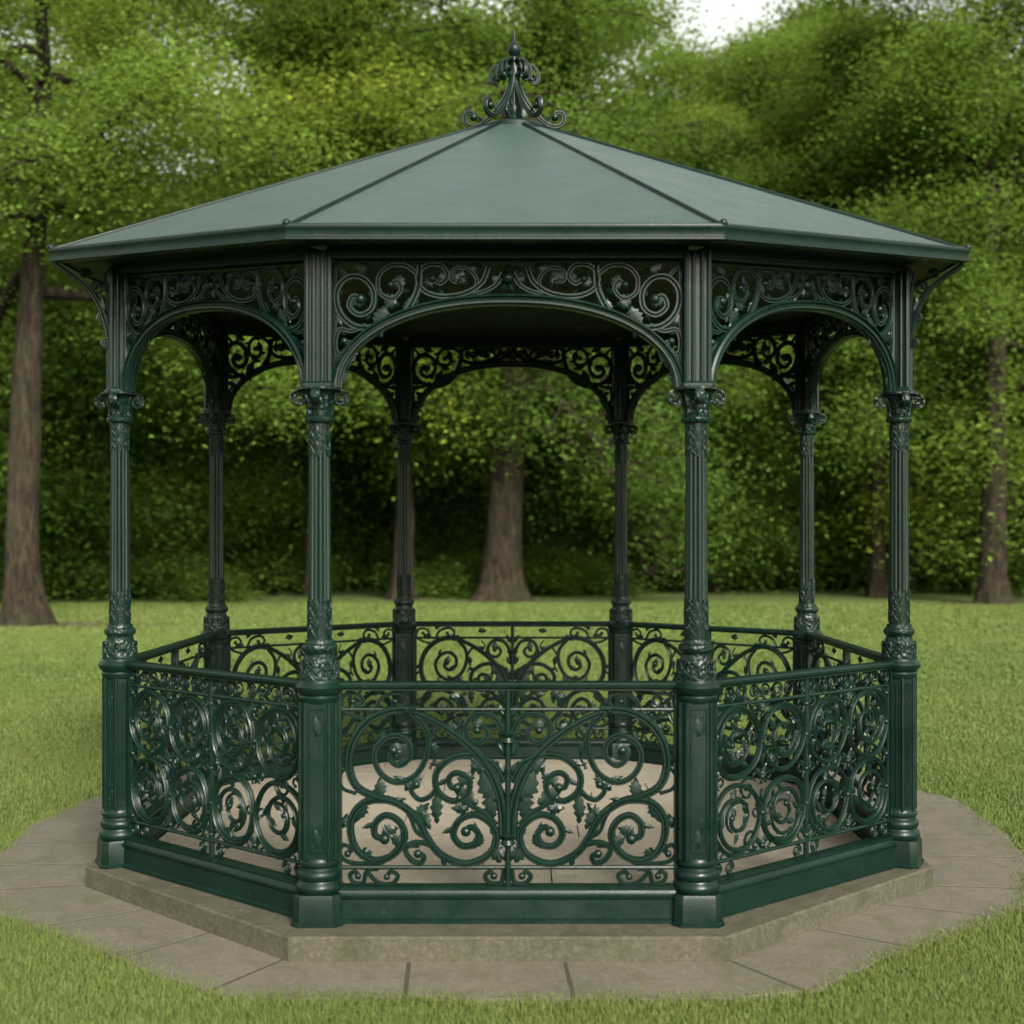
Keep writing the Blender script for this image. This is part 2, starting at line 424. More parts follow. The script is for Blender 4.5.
    for k in range(8):
        a = R(45*k); ca, sa = math.cos(a), math.sin(a)
        f = lambda X,Y,Z,ca=ca,sa=sa: ((.047+Y+.28*max(0,Z-cap+.09))*ca-X*sa, (.047+Y+.28*max(0,Z-cap+.09))*sa+X*ca, Z)
        leaf(mb, 0, cap-.118, R(90), .090, .040, f, th=.014)
    mb.build('capital', M_ornate, sh)
    # upper post of clustered ribs
    mb = MB()
    mb.box(-.046,.046,-.046,.046,cap-.001,top)
    for s in (-1,1):
        for q in (-.046,-.018,.010+.008,.046):
            for px_, py_ in ((s*.049,q),(q,s*.049)):
                mb.tube([(px_,py_,cap),(px_,py_,top)], .0095, 8)
    mb.loft([chs(.068,cap,.15),chs(.068,cap+.012,.15),chs(.060,cap+.022,.15)])
    mb.build('upper_post', M_iron, sh)
    return sh
for i in range(8): make_column(i)

# ---- railing panels
K = 1/640.0                        # crop-pixel to metre
D1 = [ # left half of the front panel, traced: (points, half width px, taper)
 ([(262,133),(190,136),(130,165),(90,220),(80,285),(100,340),(150,368),(210,385),(262,425),(292,480),(330,525),(392,549),(450,530),(478,490),(468,445),(425,417),(380,430),(362,470),(385,500),(418,496),(430,468),(410,450),(396,462)],11.5,(.9,.65)),
 ([(190,376),(130,380),(92,415),(84,465),(104,515),(150,540),(200,524),(230,480),(218,438),(182,418),(152,438),(150,472),(176,482)],10.5,(.9,.75)),
 ([(500,470),(494,390),(470,315),(425,250),(360,195),(290,155),(235,136)],11.5,(1.15,.6)),
 ([(250,140),(290,190),(292,250),(262,308),(210,330),(165,305),(148,255),(172,215),(212,202),(243,224),(244,262),(215,284),(190,266),(200,244)],10,(.7,.7)),
 ([(498,330),(470,280),(420,256),(362,262),(318,300),(318,350),(358,380),(400,362),(404,322),(372,304),(350,318),(356,342),(372,344)],9.5,(.9,.7)),
 ([(501,250),(496,195),(470,152),(425,146),(396,175),(404,212),(436,222),(456,198),(440,178),(426,190)],8,(.9,.7)),
 ([(478,445),(450,415),(415,395),(378,372)],7.5,(1,.7)),
 ([(318,345),(298,368),(270,376),(248,352),(262,336)],6.5,(1,.9)),
 ([(292,480),(262,462),(246,425),(225,395)],6,(1,.6)),
 ([(330,522),(300,498),(258,492),(232,510),(250,540),(275,545),(282,528),(266,522)],7,(1,.9)),
 ([(270,500),(215,505),(170,545),(110,548),(70,540),(52,515),(66,498),(84,508),(76,522)],6.5,(.8,.8)),
 ([(130,160),(90,150),(60,130),(66,98),(96,90),(118,108),(104,126),(90,112)],5.5,(.8,.8)),
 ([(150,133),(170,100),(215,88),(238,108),(222,128),(204,112)],5.5,(.9,.8)),
 ([(330,170),(300,215),(312,262),(300,290)],5,(1,.5)),
 ([(360,200),(380,172),(366,150)],4.5,(1,.5)),
 ([(100,360),(62,345),(56,310),(74,292),(84,308)],5,(.9,.8)),
 ([(500,560),(492,598),(462,600),(448,582),(462,570),(472,582)],6.5,(.9,.8)),
 ([(160,562),(128,568),(118,600),(92,598),(82,578),(98,570),(104,582)],6,(.9,.8)),
 ([(130,572),(160,600),(196,602),(212,580),(192,570),(182,584)],6,(.9,.8)),
]
L1 = [(478,380,125,75,46),(470,330,120,62,38),(452,300,150,46,34),(430,385,160,60,40),(470,425,100,70,40),(318,440,95,70,26),(300,455,120,55,24),
      (170,372,110,42,30),(120,378,-100,48,30),(262,425,60,40,24),(380,340,60,42,34),(170,470,40,34,30),(236,500,160,42,28),(120,505,-60,34,24),
      (440,470,-110,34,22),(380,180,200,34,24),(412,300,60,34,24),(205,262,100,34,28),(300,220,-60,34,22),(262,345,100,34,26),(428,190,100,30,24),
      (490,545,120,50,32),(66,452,90,30,22),(150,96,70,28,20),(350,104,20,30,22),(130,120,200,30,20),(232,352,60,34,24),(404,400,190,36,24)]
RB = PZ+.150; RH = .828            # bottom and height of the open panel
def make_panel(i, design):
    (x0,y0),(x1,y1) = ring[i], ring[(i+1)%8]
    L = math.hypot(x1-x0,y1-y0); rot = math.atan2(y1-y0,x1-x0); W = L-.155; hw = W/2
    loc = ((x0+x1)/2,(y0+y1)/2,0)
    mb = MB()      # frame: stiles, inner bars, centre bar
    for s in (-1,1): mb.box(*sorted((s*hw, s*(hw-.016))), -.016,.016, RB, RB+RH+.004)
    rod = lambda z, r=.0095: mb.tube([(-hw+.01,0,z),(hw-.01,0,z)], r, 8)
    rod(RB+.073); rod(RB+.737, .0085)
    if design == 1:
        mb.box(-.011,.011,-.011,.011,RB,RB+RH+.004)
        mb.tube([(0,-.010,RB),(0,-.010,RB+RH)], .0125, 10); mb.tube([(0,.010,RB),(0,.010,RB+RH)], .0125, 10)
        for zz in (RB+.19, RB+.62): mb.lathe([(zz-.03,.016),(zz-.018,.032),(zz,.024),(zz+.018,.034),(zz+.03,.016)], 12)
    else:
        for q in (-.5,0,.5): mb.tube([(q*W*.97,0,RB+.07),(q*W*.97,0,RB+.74)], .008, 8)
        mb.tube([(0,0,RB),(0,0,RB+RH)], .013, 8)
    fr = mb.build('railing_panel', M_iron, gz, loc=loc, rotz=rot)
    mb = MB(); kx = W/1.4375
    if design == 1:
        for s in (-1,1):
            f = lambda X,Y,Z,s=s: (s*X*kx, Y, Z)
            for pts, r, tp in D1:
                P = [np.array(((510-x)*K, RB+(605-y)*K)) for x,y in pts]
                C_ = catmull(P,4); strip(mb, C_, r*K*1.2, f, tp, dep=1.0)
                if r >= 9:
                    for q in range(14, len(C_)-8, 13):
                        t_ = C_[q+1]-C_[q-1]; an = math.atan2(t_[1],t_[0]); sg = 1 if (q//13)%2 else -1
                        leaf(mb, C_[q][0], C_[q][1], an+sg*R(32), .060, .030, f, th=.010)
            for x,y,a,l,w in L1:
                a2 = R(a); a2 = math.pi-a2      # traced on the left half, built mirrored
                leaf(mb, (510-x)*K, RB+(605-y)*K, math.atan2(math.sin(a2), math.cos(a2)), l*K*1.25, w*K*1.5, f, th=.012)
            for q in range(5): leaf(mb, .008, RB+.19+.012*math.sin(q), R(20+q*32), .045, .026, f, th=.008)
            for zz in (RB+.10, RB+.28, RB+.36, RB+.46, RB+.54, RB+.70): leaf(mb, .006, zz, R(48), .070, .040, f, th=.011)
            for q in range(4): leaf(mb, .008, RB+.62, R(20+q*38), .04, .022, f, th=.008)
        knob(mb, 0, RB+.20, .022, lambda X,Y,Z:(X,Y,Z), 1.1)
    else:
        idf = lambda X,Y,Z: (X,Y,Z)
        rr = min(.164, W*.97/8-.004)
        for cxn in (-3,-1,1,3):
            cx_ = cxn*W*.97/8
            for row, czz in enumerate((RB+.238, RB+.570)):
                m = 1 if (cxn in (-3,1)) else -1
                f = idf; up = 1 if row else -1
                rx_ = rr*random.uniform(.95,1.06); ph_ = random.random()*6
                ring_ = [np.array((cx_+(rx_-.016*(.5+.5*math.sin(2*t+ph_)))*math.cos(t), czz+(rx_-.010*(.5+.5*math.sin(3*t+ph_)))*math.sin(t))) for t in np.linspace(0, 2*math.pi, 49)]
                strip(mb, ring_, random.uniform(.0115,.0150), f, (1,1), dep=1.1, ball=False)
                oc_ = spiral(cx_+random.uniform(-.02,.02), czz+random.uniform(-.02,.02), rr*.62, rr*.30, random.random()*6.28, m*random.uniform(.5,.8), 22)
                strip(mb, oc_, .0085, f, (1,.7), dep=1.1)
                for q in range(3 if row == 0 else 6):
                    p = oc_[3*q+2]; leaf(mb, p[0], p[1], random.random()*6.28, .055, .034, f, th=.012)
                a0 = R(90-m*60) if row else R(-90+m*60)
                dirn = m*up
                n_ = 40; tt = random.uniform(1.35,1.6)
                sp = [np.array((cx_+(rx_*(1-.80*(q/n_)**.8))*math.cos(a0+dirn*tt*2*math.pi*q/n_), czz+(rx_*(1-.80*(q/n_)**.8))*math.sin(a0+dirn*tt*2*math.pi*q/n_))) for q in range(n_+1)]
                strip(mb, sp, .0125, f, (1,.75), dep=1.0)
                for q in range(2):
                    b_ = random.random()*6.28; ex_ = cx_+rx_*.9*math.cos(b_); ez_ = czz+rx_*.9*math.sin(b_)
                    if abs(ex_) < hw-.07: strip(mb, spiral(ex_, ez_, .052, .010, b_, random.choice((-1,1))*1.3, 20), .0075, f, (1,.8), dep=1.2)
                for q in range(4 if row == 0 else 8):
                    k_ = 10+q*(28//(4 if row == 0 else 8)); p = sp[k_]; t_ = sp[k_+1]-sp[k_-1]; an = math.atan2(t_[1],t_[0])
                    leaf(mb, p[0], p[1], an+(R(-48) if q%2 else R(42))*dirn, .062, .040, f, th=.010)
                leaf(mb, sp[-1][0], sp[-1][1], R(60+100*row), .055, .045, f, th=.012)
        for cxn in (-4,-2,0,2,4):
            cx_ = cxn*W*.95/8
            for zz in (RB+.10, RB+.245, RB+.404, RB+.560, RB+.70):
                for s in (-1,1):
                    if abs(cx_+s*.03) > hw-.012: continue
                    P_ = catmull([(cx_,zz-.03),(cx_+s*.022,zz+.01),(cx_+s*.05,zz+.022),(cx_+s*.058,zz),(cx_+s*.044,zz-.010)],3)
                    if abs(cx_+s*.06) < hw-.01: strip(mb, P_, .0062, idf, (1,.8), dep=1.0)
                    leaf(mb, cx_, zz, R(90-s*38), .062, .036, idf, th=.009)
                    leaf(mb, cx_, zz, R(-90+s*42), .045, .028, idf, th=.008)
                knob(mb, cx_*.995, zz, .015, idf, 1.0)
        for q in range(16):
            u = -W/2+.05+q*(W-.1)/15; m = 1 if q%2 else -1
            strip(mb, spiral(u, RB+.783, .036, .010, R(-90), 1.4*m, 20), .0055, idf, (1,.8), dep=.9)
            leaf(mb, u+.02*m, RB+.752, R(90), .06, .026, idf, th=.006)
        for q in (-.92,-.8,-.10,.10,.8,.92):
            m = 1 if q > 0 else -1
            strip(mb, spiral(q*hw, RB+.036, .030, .009, R(90), 1.5*m, 20), .0065, idf, (1,.8), dep=.9)
            leaf(mb, q*hw, RB+.01, R(60), .05, .03, idf, th=.006)
    mb.build('scrollwork', M_iron, fr)
    mb = MB(); z = RT      # hand rail: moulded profile
    mb.prism([(-.020,RB+RH),(-.034,RB+RH+.004),(-.036,z-.012),(-.029,z-.003),(-.012,z+.001),(.012,z+.001),(.029,z-.003),(.036,z-.012),(.034,RB+RH+.004),(.020,RB+RH)], -hw-.006, hw+.006)
    mb.prism([(-.022,RB+RH-.010),(-.022,RB+RH-.001),(.022,RB+RH-.001),(.022,RB+RH-.010)], -hw, hw)
    mb.build('handrail', M_iron, fr)
    mb = MB()      # kick board with stepped mouldings
    mb.prism([(-.052,PZ+.001),(-.052,PZ+.014),(-.040,PZ+.020),(-.036,PZ+.098),(-.046,PZ+.104),(-.048,PZ+.113),(-.038,PZ+.118),(-.034,PZ+.126),(-.030,PZ+.134),(-.034,PZ+.138),(-.034,PZ+.148),(-.020,PZ+.151),
              (.020,PZ+.151),(.034,PZ+.148),(.034,PZ+.138),(.030,PZ+.134),(.034,PZ+.126),(.038,PZ+.118),(.048,PZ+.113),(.046,PZ+.104),(.036,PZ+.098),(.040,PZ+.020),(.052,PZ+.014),(.052,PZ+.001)], -hw-.01, hw+.01)
    mb.build('kick_board', M_iron, fr)
for i in range(8): make_panel(i, 2 if i in (1,7) else 1)

# ---- arch panels
A1 = [ # right half, traced in (x,y) of a 1024-wide view; centre 512, springing y 400, top y 98
 ([(728,112),(734,170),(768,226),(825,254),(885,256),(925,222),(932,172),(905,140),(868,142),(842,172),(846,212),(876,228),(902,208),(892,184),(874,190)],9,(.9,.7)),
 ([(560,116),(576,152),(620,178),(680,184),(722,168),(734,138),(712,112),(676,112),(660,136),(678,154),(698,142)],7.5,(.9,.75)),
 ([(524,130),(545,160),(590,178),(640,182)],6.5,(1,.6)),
 ([(736,130),(765,112),(805,114),(830,140),(826,176),(796,190),(774,168),(784,148),(800,156)],6.5,(.9,.8)),
 ([(590,172),(590,140),(616,118),(646,122),(650,146),(630,152)],5.5,(.9,.8)),
 ([(860,252),(895,266),(925,262),(938,290),(930,318),(906,316),(898,296),(914,290)],6,(.9,.8)),
 ([(930,316),(940,345),(936,380)],5,(1,.5)),
 ([(905,140),(925,118),(940,112)],5,(1,.6)),
]
LA = [(770,170,60,40,26),(812,205,-70,48,30),(780,205,20,40,28),(700,165,70,34,24),(648,150,120,36,26),(560,150,150,40,28),(905,290,-100,56,34),(925,330,-80,50,30),
      (920,255,60,36,24),(860,190,-20,36,26),(838,250,-130,30,24),(755,225,80,34,22),(610,160,40,34,22),(690,130,200,30,22),(915,355,-85,40,22),(850,125,20,44,28),(575,112,-20,40,22)]
def archv(u): return max(0.0, 1-abs(u)**2.25)**.49
def make_arch(i):
    (x0,y0),(x1,y1) = ring[i], ring[(i+1)%8]; a, b_ = cls[i], cls[(i+1)%8]
    L = math.hypot(x1-x0,y1-y0); rot = math.atan2(y1-y0,x1-x0); hw = L/2-.056
    loc = ((x0+x1)/2,(y0+y1)/2,0)
    lerp = lambda p, q, u: p+(q-p)*(u+1)/2
    zb = lambda u: lerp(zc[a], zc[b_], u); ztp = lambda u: lerp(zt[a], zt[b_], u)
    va = (arch_z(a,b_)-(zc[a]+zc[b_])/2)/((zt[a]+zt[b_])/2-(zc[a]+zc[b_])/2)
    mp = lambda u, v: (u*hw, zb(u)+v*(ztp(u)-zb(u)))
    us = [math.sin(t) for t in np.linspace(-math.pi/2, math.pi/2, 49)]
    mb = MB()
    idf = lambda X,Y,Z: (X,Y,Z)
    base = [np.array(mp(u, va*archv(u))) for u in us]
    def off(d):
        o = []
        for k, p in enumerate(base):
            t = base[min(k+1,48)]-base[max(k-1,0)]; t = t/np.linalg.norm(t)
            o.append(p + np.array((-t[1], t[0]))*d)
        return o
    rings = []
    o1 = off(.004); o2 = off(-.040)
    prof = [(0,-.030),(.22,-.036),(.3,-.024),(.5,-.022),(.62,-.030),(.80,-.030),(.86,-.018),(1,-.016)]
    prof = prof+[(f,-y) for f,y in prof[::-1]]
    for p, q in zip(o1, o2):
        rings.append([(p[0]+(q[0]-p[0])*f, y, p[1]+(q[1]-p[1])*f) for f,y in prof])
    mb.loft(rings)
    ar = mb.build('arch_panel', M_iron, gz, loc=loc, rotz=rot)
    # scroll filling
    mb = MB(); kpx = 1/579.0
    for s in (-1,1):
        def f(X,Y,Z,s=s):
            u = s*X; # X already in u units, Z in v units
            p = mp(u, Z); return (p[0], Y, p[1])
        rx = 1/hw; 
        vs = ztp(0)-zb(0)
        def remap(x, y):
            u = (x-512)/430; v = (400-y)/302
            va0 = .718*archv(u); va1 = va*archv(u)          # keep the filling above this panel's own arch
            if v >= va0 and va0 < .99: v = va1+(v-va0)*(1-va1)/(1-va0)
            return min(u, .985), v
        for pts, r, tp in A1:
            P2 = catmull([np.array(remap(x,y)) for x,y in pts], 4)
            # strip in metric space
            Q = [np.array((p[0]*hw, p[1]*vs)) for p in P2]
            g_ = lambda X,Y,Z,s=s: f(X/hw, Y, Z/vs)
            for q in range(5, len(Q)-4, 6):
                t_ = Q[q+1]-Q[q-1]; an = math.atan2(t_[1],t_[0]); sg = 1 if (q//6)%2 else -1
                leaf(mb, Q[q][0], Q[q][1], an+sg*R(38), .042, .026, g_, th=.010)
            strip(mb, Q, r*kpx*1.3, g_, tp, dep=1.0)
        for x,y,an,l,w in LA:
            u, v = remap(x,y)
            leaf(mb, u*hw, v*vs, R(an), l*kpx*1.15, w*kpx*1.35, lambda X,Y,Z: f(X/hw,Y,Z/vs), th=.010)
        strip(mb, [np.array((hw*.985,.02)), np.array((hw*.985,vs))], .007, lambda X,Y,Z: f(X/hw,Y,Z/vs), (1,1), ball=False)
    vm = (va+1)/2
    cx_, cz_ = mp(0, vm)
    knob(mb, cx_, cz_, .030, idf, .8)
    for q in range(9): leaf(mb, cx_+.012*math.cos(q*.7), cz_+.012*math.sin(q*.7), q*.7, .052, .034, idf, th=.014)
    mb.tube([(-hw,0,ztp(-1)-.008),(hw,0,ztp(1)-.008)], .010, 8)
    mb.build('scrollwork', M_iron, ar)
    # beam above
    mb = MB()
    for (y0_,y1_,d0,d1) in ((-.040,.040,0,.055),(-.052,.052,.012,.026)):
        vs_ = []
        for X, zz in ((-hw-.02,ztp(-1)),(hw+.02,ztp(1))):
            vs_ += [(X,y0_,zz+d0),(X,y1_,zz+d0),(X,y1_,zz+d1),(X,y0_,zz+d1)]
        mb.add(vs_, [(0,1,5,4),(1,2,6,5),(2,3,7,6),(3,0,4,7),(0,3,2,1),(4,5,6,7)])
    mb.build('lintel', M_iron, ar)
for i in range(8): make_arch(i)

# ---- roof
AP = (.02, 0.0, CZ+2.43)
mb = MB()
top = [(x,y,ze[cls[i]]) for i,(x,y) in enumerate(eave)]
capr = .17
apx = []
for (x,y,z) in top:
    L = math.hypot(x,y); t = capr/L
    apx.append((x*t, y*t, AP[2]+(z-AP[2])*t))
for i in range(8):
    j = (i+1)%8; mb.add([top[i],top[j],apx[j],apx[i]], [(0,1,2,3)])
und = [(x*.985,y*.985,z-.012) for x,y,z in top]
mb.build('roof', M_roof, gz, smooth=False, fix=False)
rf = [o for o in gz.children if o.name.startswith('roof')][0]
mb = MB()
# soffit ring and ceiling
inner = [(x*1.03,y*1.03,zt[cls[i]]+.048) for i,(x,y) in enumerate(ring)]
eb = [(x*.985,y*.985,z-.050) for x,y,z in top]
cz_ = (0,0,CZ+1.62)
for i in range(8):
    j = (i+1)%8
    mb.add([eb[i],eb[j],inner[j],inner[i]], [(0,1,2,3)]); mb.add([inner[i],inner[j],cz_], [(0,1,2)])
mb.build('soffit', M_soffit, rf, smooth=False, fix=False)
mb = MB()
for i in range(8):      # fascia with a rolled gutter edge
    j = (i+1)%8; P, Q = Vector(top[i]), Vector(top[j]); d = (Q-P).normalized(); n = Vector((d.y,-d.x,0)).normalized()
    if n.dot(Vector((P.x+Q.x,P.y+Q.y,0))) < 0: n = -n
    prof = [(0.0,.008),(.012,.010),(.020,.004),(.022,-.006),(.018,-.014),(.014,-.020),(.014,-.044),(.018,-.048),(.018,-.056),(.006,-.060),(-.03,-.060),(-.03,-.004)]
    k = math.tan(R(22.5))
    r0 = [P + n*a + Vector((0,0,c_)) - d*(a*k) for a,c_ in prof]; r1 = [Q + n*a + Vector((0,0,c_)) + d*(a*k) for a,c_ in prof]
    mb.loft([r0, r1])
mb.build('fascia', M_iron, rf)
for i in range(8):
    P, Q = Vector(top[i]), Vector(apx[i]); up = Vector((0,0,.006))
    mb = MB()
    mb.tube([P+up, P*.5+Q*.5+up, Q+up], .0075, 10)
    side = Vector((-P.y,P.x,0)).normalized()
    for s in (-1,1): mb.tube([P+side*s*.012+Vector((0,0,-.001)), Q+side*s*.012+Vector((0,0,-.001))], .0040, 6)
    mb.ball(P+Vector((P.x,P.y,0)).normalized()*.008+Vector((0,0,.010)), .018, 12)
    mb.build('ridge_rib', M_iron, rf)
# brackets under the corners
for i in range(8):
    x, y = ring[i]; ex, ey = eave[i]; dx, dy = ex-x, ey-y; L = math.hypot(dx,dy); ca, sa = dx/L, dy/L
    f = lambda X,Y,Z: (X*ca-Y*sa, X*sa+Y*ca, Z)
    zT = ze[cls[i]]-.055; zz = zt[cls[i]]
    mb = MB()
    if cls[i] in 'FB': continue
    strip(mb, catmull([(.050,zz-.36),(.068,zz-.26),(.10,zz-.16),(.17,zz-.06),(L*.97,zT-.012)],5), .013, f, (1,1), dep=1.3, ball=False)
    strip(mb, catmull([(.055,zz-.30),(.058,zz-.12),(.075,zz+.01)],4), .009, f, (1,1), ball=False)
    strip(mb, spiral(.105, zz-.07, .040, .010, R(200), -1.5, 22), .008, f, (1,.8))
    strip(mb, spiral(.165, zz-.005, .026, .008, R(200), -1.4, 20), .007, f, (1,.8))
    strip(mb, spiral(.085, zz-.215, .022, .007, R(120), -1.5, 20), .009, f, (1,.8), dep=1.5)
    strip(mb, spiral(.070, zz-.340, .020, .007, R(120), -1.5, 20), .009, f, (1,.8), dep=1.5)
    leaf(mb, .06, zz-.2, R(70), .10, .045, f, th=.01); leaf(mb, .10, zz-.12, R(40), .09, .04, f, th=.01)
    mb.build('eave_bracket', M_iron, gz, loc=(x,y,0))
# finial
mb = MB(); z0 = apx[0][2]*.5+apx[4][2]*.5
zt0 = AP[2]-.055
mb.lathe([(zt0-.05,.190),(zt0-.02,.192),(zt0-.008,.180),(zt0+.002,.150),(zt0+.012,.10),(zt0+.03,.060),(zt0+.038,.040),(zt0+.07,.024),(zt0+.10,.032),(zt0+.13,.020),(zt0+.30,.018),(zt0+.36,.026),(zt0+.385,.016),(zt0+.405,.014)], 24)
mb.lathe([(zt0+.40,.012),(zt0+.41,.020),(zt0+.425,.034),(zt0+.445,.040),(zt0+.465,.034),(zt0+.485,.018),(zt0+.51,.010),(zt0+.56,.003)], 14)
for k in range(5):
    a = R((2, 178, -58, -124, 92)[k]); ca, sa = math.cos(a), math.sin(a)
    f = lambda X,Y,Z: (X*ca-Y*sa, X*sa+Y*ca, Z)
    h = zt0
    strip(mb, catmull([(.012,h+.37),(.022,h+.26),(.060,h+.165),(.125,h+.075),(.192,h+.018),(.248,h+.006),(.284,h+.032),(.280,h+.078),(.248,h+.086),(.234,h+.060)],5), .0155, f, (.9,.95), dep=1.1)
    strip(mb, catmull([(.008,h+.28),(.020,h+.365),(.060,h+.375),(.090,h+.340),(.092,h+.295),(.062,h+.278),(.045,h+.305),(.062,h+.325)],5), .0135, f, (.9,.8), dep=1.3)
    strip(mb, catmull([(.075,h+.36),(.118,h+.345),(.140,h+.300),(.135,h+.262),(.108,h+.252),(.100,h+.272)],5), .0125, f, (.7,1), dep=1.5)
    leaf(mb, .03, h+.03, R(65), .11, .06, f, th=.012); leaf(mb, .02, h+.12, R(80), .09, .05, f, th=.012)
    leaf(mb, .17, h+.035, R(30), .05, .03, f, th=.010); leaf(mb, .11, h+.30, R(-60), .06, .04, f, th=.01)
mb.build('finial', M_iron, gz, loc=(AP[0],0,0))

# ------------------------------------------------------------------ paving ring
OP = [(-1.05,-2.53),(0,-2.55),(.80,-2.535),(1.15,-2.48),(1.41,-2.22),(1.84,-1.85),(2.37,-1.40),(2.72,-.72),(2.86,.05),(2.92,.95),(2.55,1.95),(1.5,2.6),(0,2.8),(-1.5,2.6),(-2.4,2.0),(-2.75,1.1),(-2.86,.3),(-2.78,-.6),(-2.42,-1.42),(-1.56,-2.13)]
def outR(a):       # outer radius of the paving by angle
    dx, dy = math.cos(a), math.sin(a)
    for i in range(len(OP)):
        (x0,y0),(x1,y1) = OP[i], OP[(i+1)%len(OP)]; ex, ey = x1-x0, y1-y0
        den = dx*ey-dy*ex
        if abs(den) < 1e-9: continue
        t = (x0*ey-y0*ex)/den; u = (x0*dy-y0*dx)/den
        if t > 0 and -1e-6 <= u <= 1+1e-6: return t
    return 2.8
def outRj(a): return outR(a)+.010*math.sin(a*9+1)+.008*math.sin(a*23)+.008*math.sin(a*51+2)
base8 = [(x,y) for x,y,_ in o_top]
def inP(a):
    dx, dy = math.cos(a), math.sin(a)
    for i in range(8):
        (x0,y0),(x1,y1) = base8[i], base8[(i+1)%8]; ex, ey = x1-x0, y1-y0
        den = dx*ey-dy*ex
        if abs(den) < 1e-9: continue
        t = (x0*ey-y0*ex)/den; u = (x0*dy-y0*dx)/den
        if t > 0 and -1e-6 <= u <= 1+1e-6: return (dx*(t-.0), dy*(t-.0))
def A(x,y): return math.atan2(y,x)
J = [(A(-.405,-2.15),A(-.379,-2.53)),(A(.232,-2.15),A(.248,-2.53)),(A(.90,-2.15),A(1.10,-2.42)),(A(1.36,-1.76),A(1.72,-2.0)),(A(1.80,-1.40),A(2.22,-1.55)),
     (A(2.09,-1.06),A(2.5,-1.08)),(A(2.09,-.45),A(2.8,-.50)),(A(2.09,.02),A(2.85,.05)),(A(2.09,.75),A(2.9,.95))]
Jl = [(A(-.92,-2.15),A(-1.10,-2.42)),(A(-1.31,-1.80),A(-1.60,-2.14)),(A(-1.716,-1.47),A(-2.12,-1.74)),(A(-2.09,-1.03),A(-2.55,-1.12)),(A(-2.09,-.62),A(-2.75,-.66)),(A(-2.09,-.16),A(-2.8,-.16)),(A(-2.09,.6),A(-2.8,.8))]
Jb = [(R(a),R(a+1)) for a in (40,58,76,92,108,126,144)]
JJ = sorted([((a%(2*math.pi)),(b_%(2*math.pi))) for a,b_ in J+Jl+Jb])
mb = MB()
for k in range(len(JJ)):
    (a0,b0_),(a1,b1_) = JJ[k], JJ[(k+1)%len(JJ)]
    if a1 < a0: a1 += 2*math.pi
    if b1_ < b0_ : b1_ += 2*math.pi
    if abs(b0_-a0) > 3: b0_ -= 2*math.pi
    if abs(b1_-a1) > 3: b1_ -= 2*math.pi
    g_ = .0036
    n = 12
    inn = [inP(a0+g_+(a1-a0-2*g_)*t/n) for t in range(n+1)]
    # keep the step's corners
    out = []
    for t in range(n+1):
        b_ = b0_+g_+(b1_-b0_-2*g_)*t/n; r = outRj(b_); out.append((r*math.cos(b_), r*math.sin(b_)))
    inn = [(x*.985,y*.985) for x,y in inn]
    poly = inn + out[::-1]; m_ = len(poly)
    tx = ty = 0; tz = random.uniform(-.0003,.0003)
    top_ = [(x,y,tz+x*tx+y*ty) for x,y in poly]
    cxx = sum(p[0] for p in poly)/m_; cyy = sum(p[1] for p in poly)/m_
    bev = [(x+(cxx-x)*.003, y+(cyy-y)*.003, z+.0) for x,y,z in top_]
    low = [(x,y,z-.0012) for x,y,z in top_]
    mb.add([(x,y,-.06) for x,y in poly]+low+bev,
           [(i,(i+1)%m_,m_+(i+1)%m_,m_+i) for i in range(m_)]+[(m_+i,m_+(i+1)%m_,2*m_+(i+1)%m_,2*m_+i) for i in range(m_)]+
           [(2*m_+i, 2*m_+i+1, 2*m_+m_-2-i, 2*m_+m_-1-i) for i in range(n)])
pv = mb.build('paving', M_paving, None, smooth=False); prop(pv, kind='structure')
mb = MB()
nn = 90; mb.v = [((outR(2*math.pi*i/nn)-.03)*math.cos(2*math.pi*i/nn), (outR(2*math.pi*i/nn)-.03)*math.sin(2*math.pi*i/nn), -.0018) for i in range(nn)]; mb.f = [tuple(range(nn))]
so = mb.build('soil', M_soil, None, smooth=False); prop(so, kind='structure')

# ------------------------------------------------------------------ lawn sheet
mb = MB(); GZ = -.022
xs = [-500,-80,-30,-12,-6,-3,0,3,6,12,30,80,500]; ys = [-300,-60,-20,-8,-3,0,3,8,20,35,60,120,600]
mb.v = [(x,y,GZ) for y in ys for x in xs]; w = len(xs)
mb.f = [(j*w+i,j*w+i+1,(j+1)*w+i+1,(j+1)*w+i) for j in range(len(ys)-1) for i in range(w-1)]
lw = mb.build('lawn', M_lawn, None, smooth=False, fix=False); prop(lw, kind='structure')

def np_mesh(name, V, nper, mat_, parent=None, quads=None, tris=None, loc=None):
    me = bpy.data.meshes.new(name); nv = len(V)
    me.vertices.add(nv); me.vertices.foreach_set('co', V.astype(np.float32).ravel())
    loops = []; starts = []; s = 0
    if quads is not None: loops.append(quads.ravel()); starts.append(np.arange(len(quads))*4); s = len(quads)*4
    if tris is not None: loops.append(tris.ravel()); starts.append(s+np.arange(len(tris))*3)
    lp = np.concatenate(loops).astype(np.int32); st = np.concatenate(starts).astype(np.int32)
    me.loops.add(len(lp)); me.loops.foreach_set('vertex_index', lp)
    me.polygons.add(len(st)); me.polygons.foreach_set('loop_start', st)
    me.update(calc_edges=True); me.materials.append(mat_)
    o = bpy.data.objects.new(name, me); col.objects.link(o)
    if parent: o.parent = parent
    if loc is not None: o.location = loc
    return o

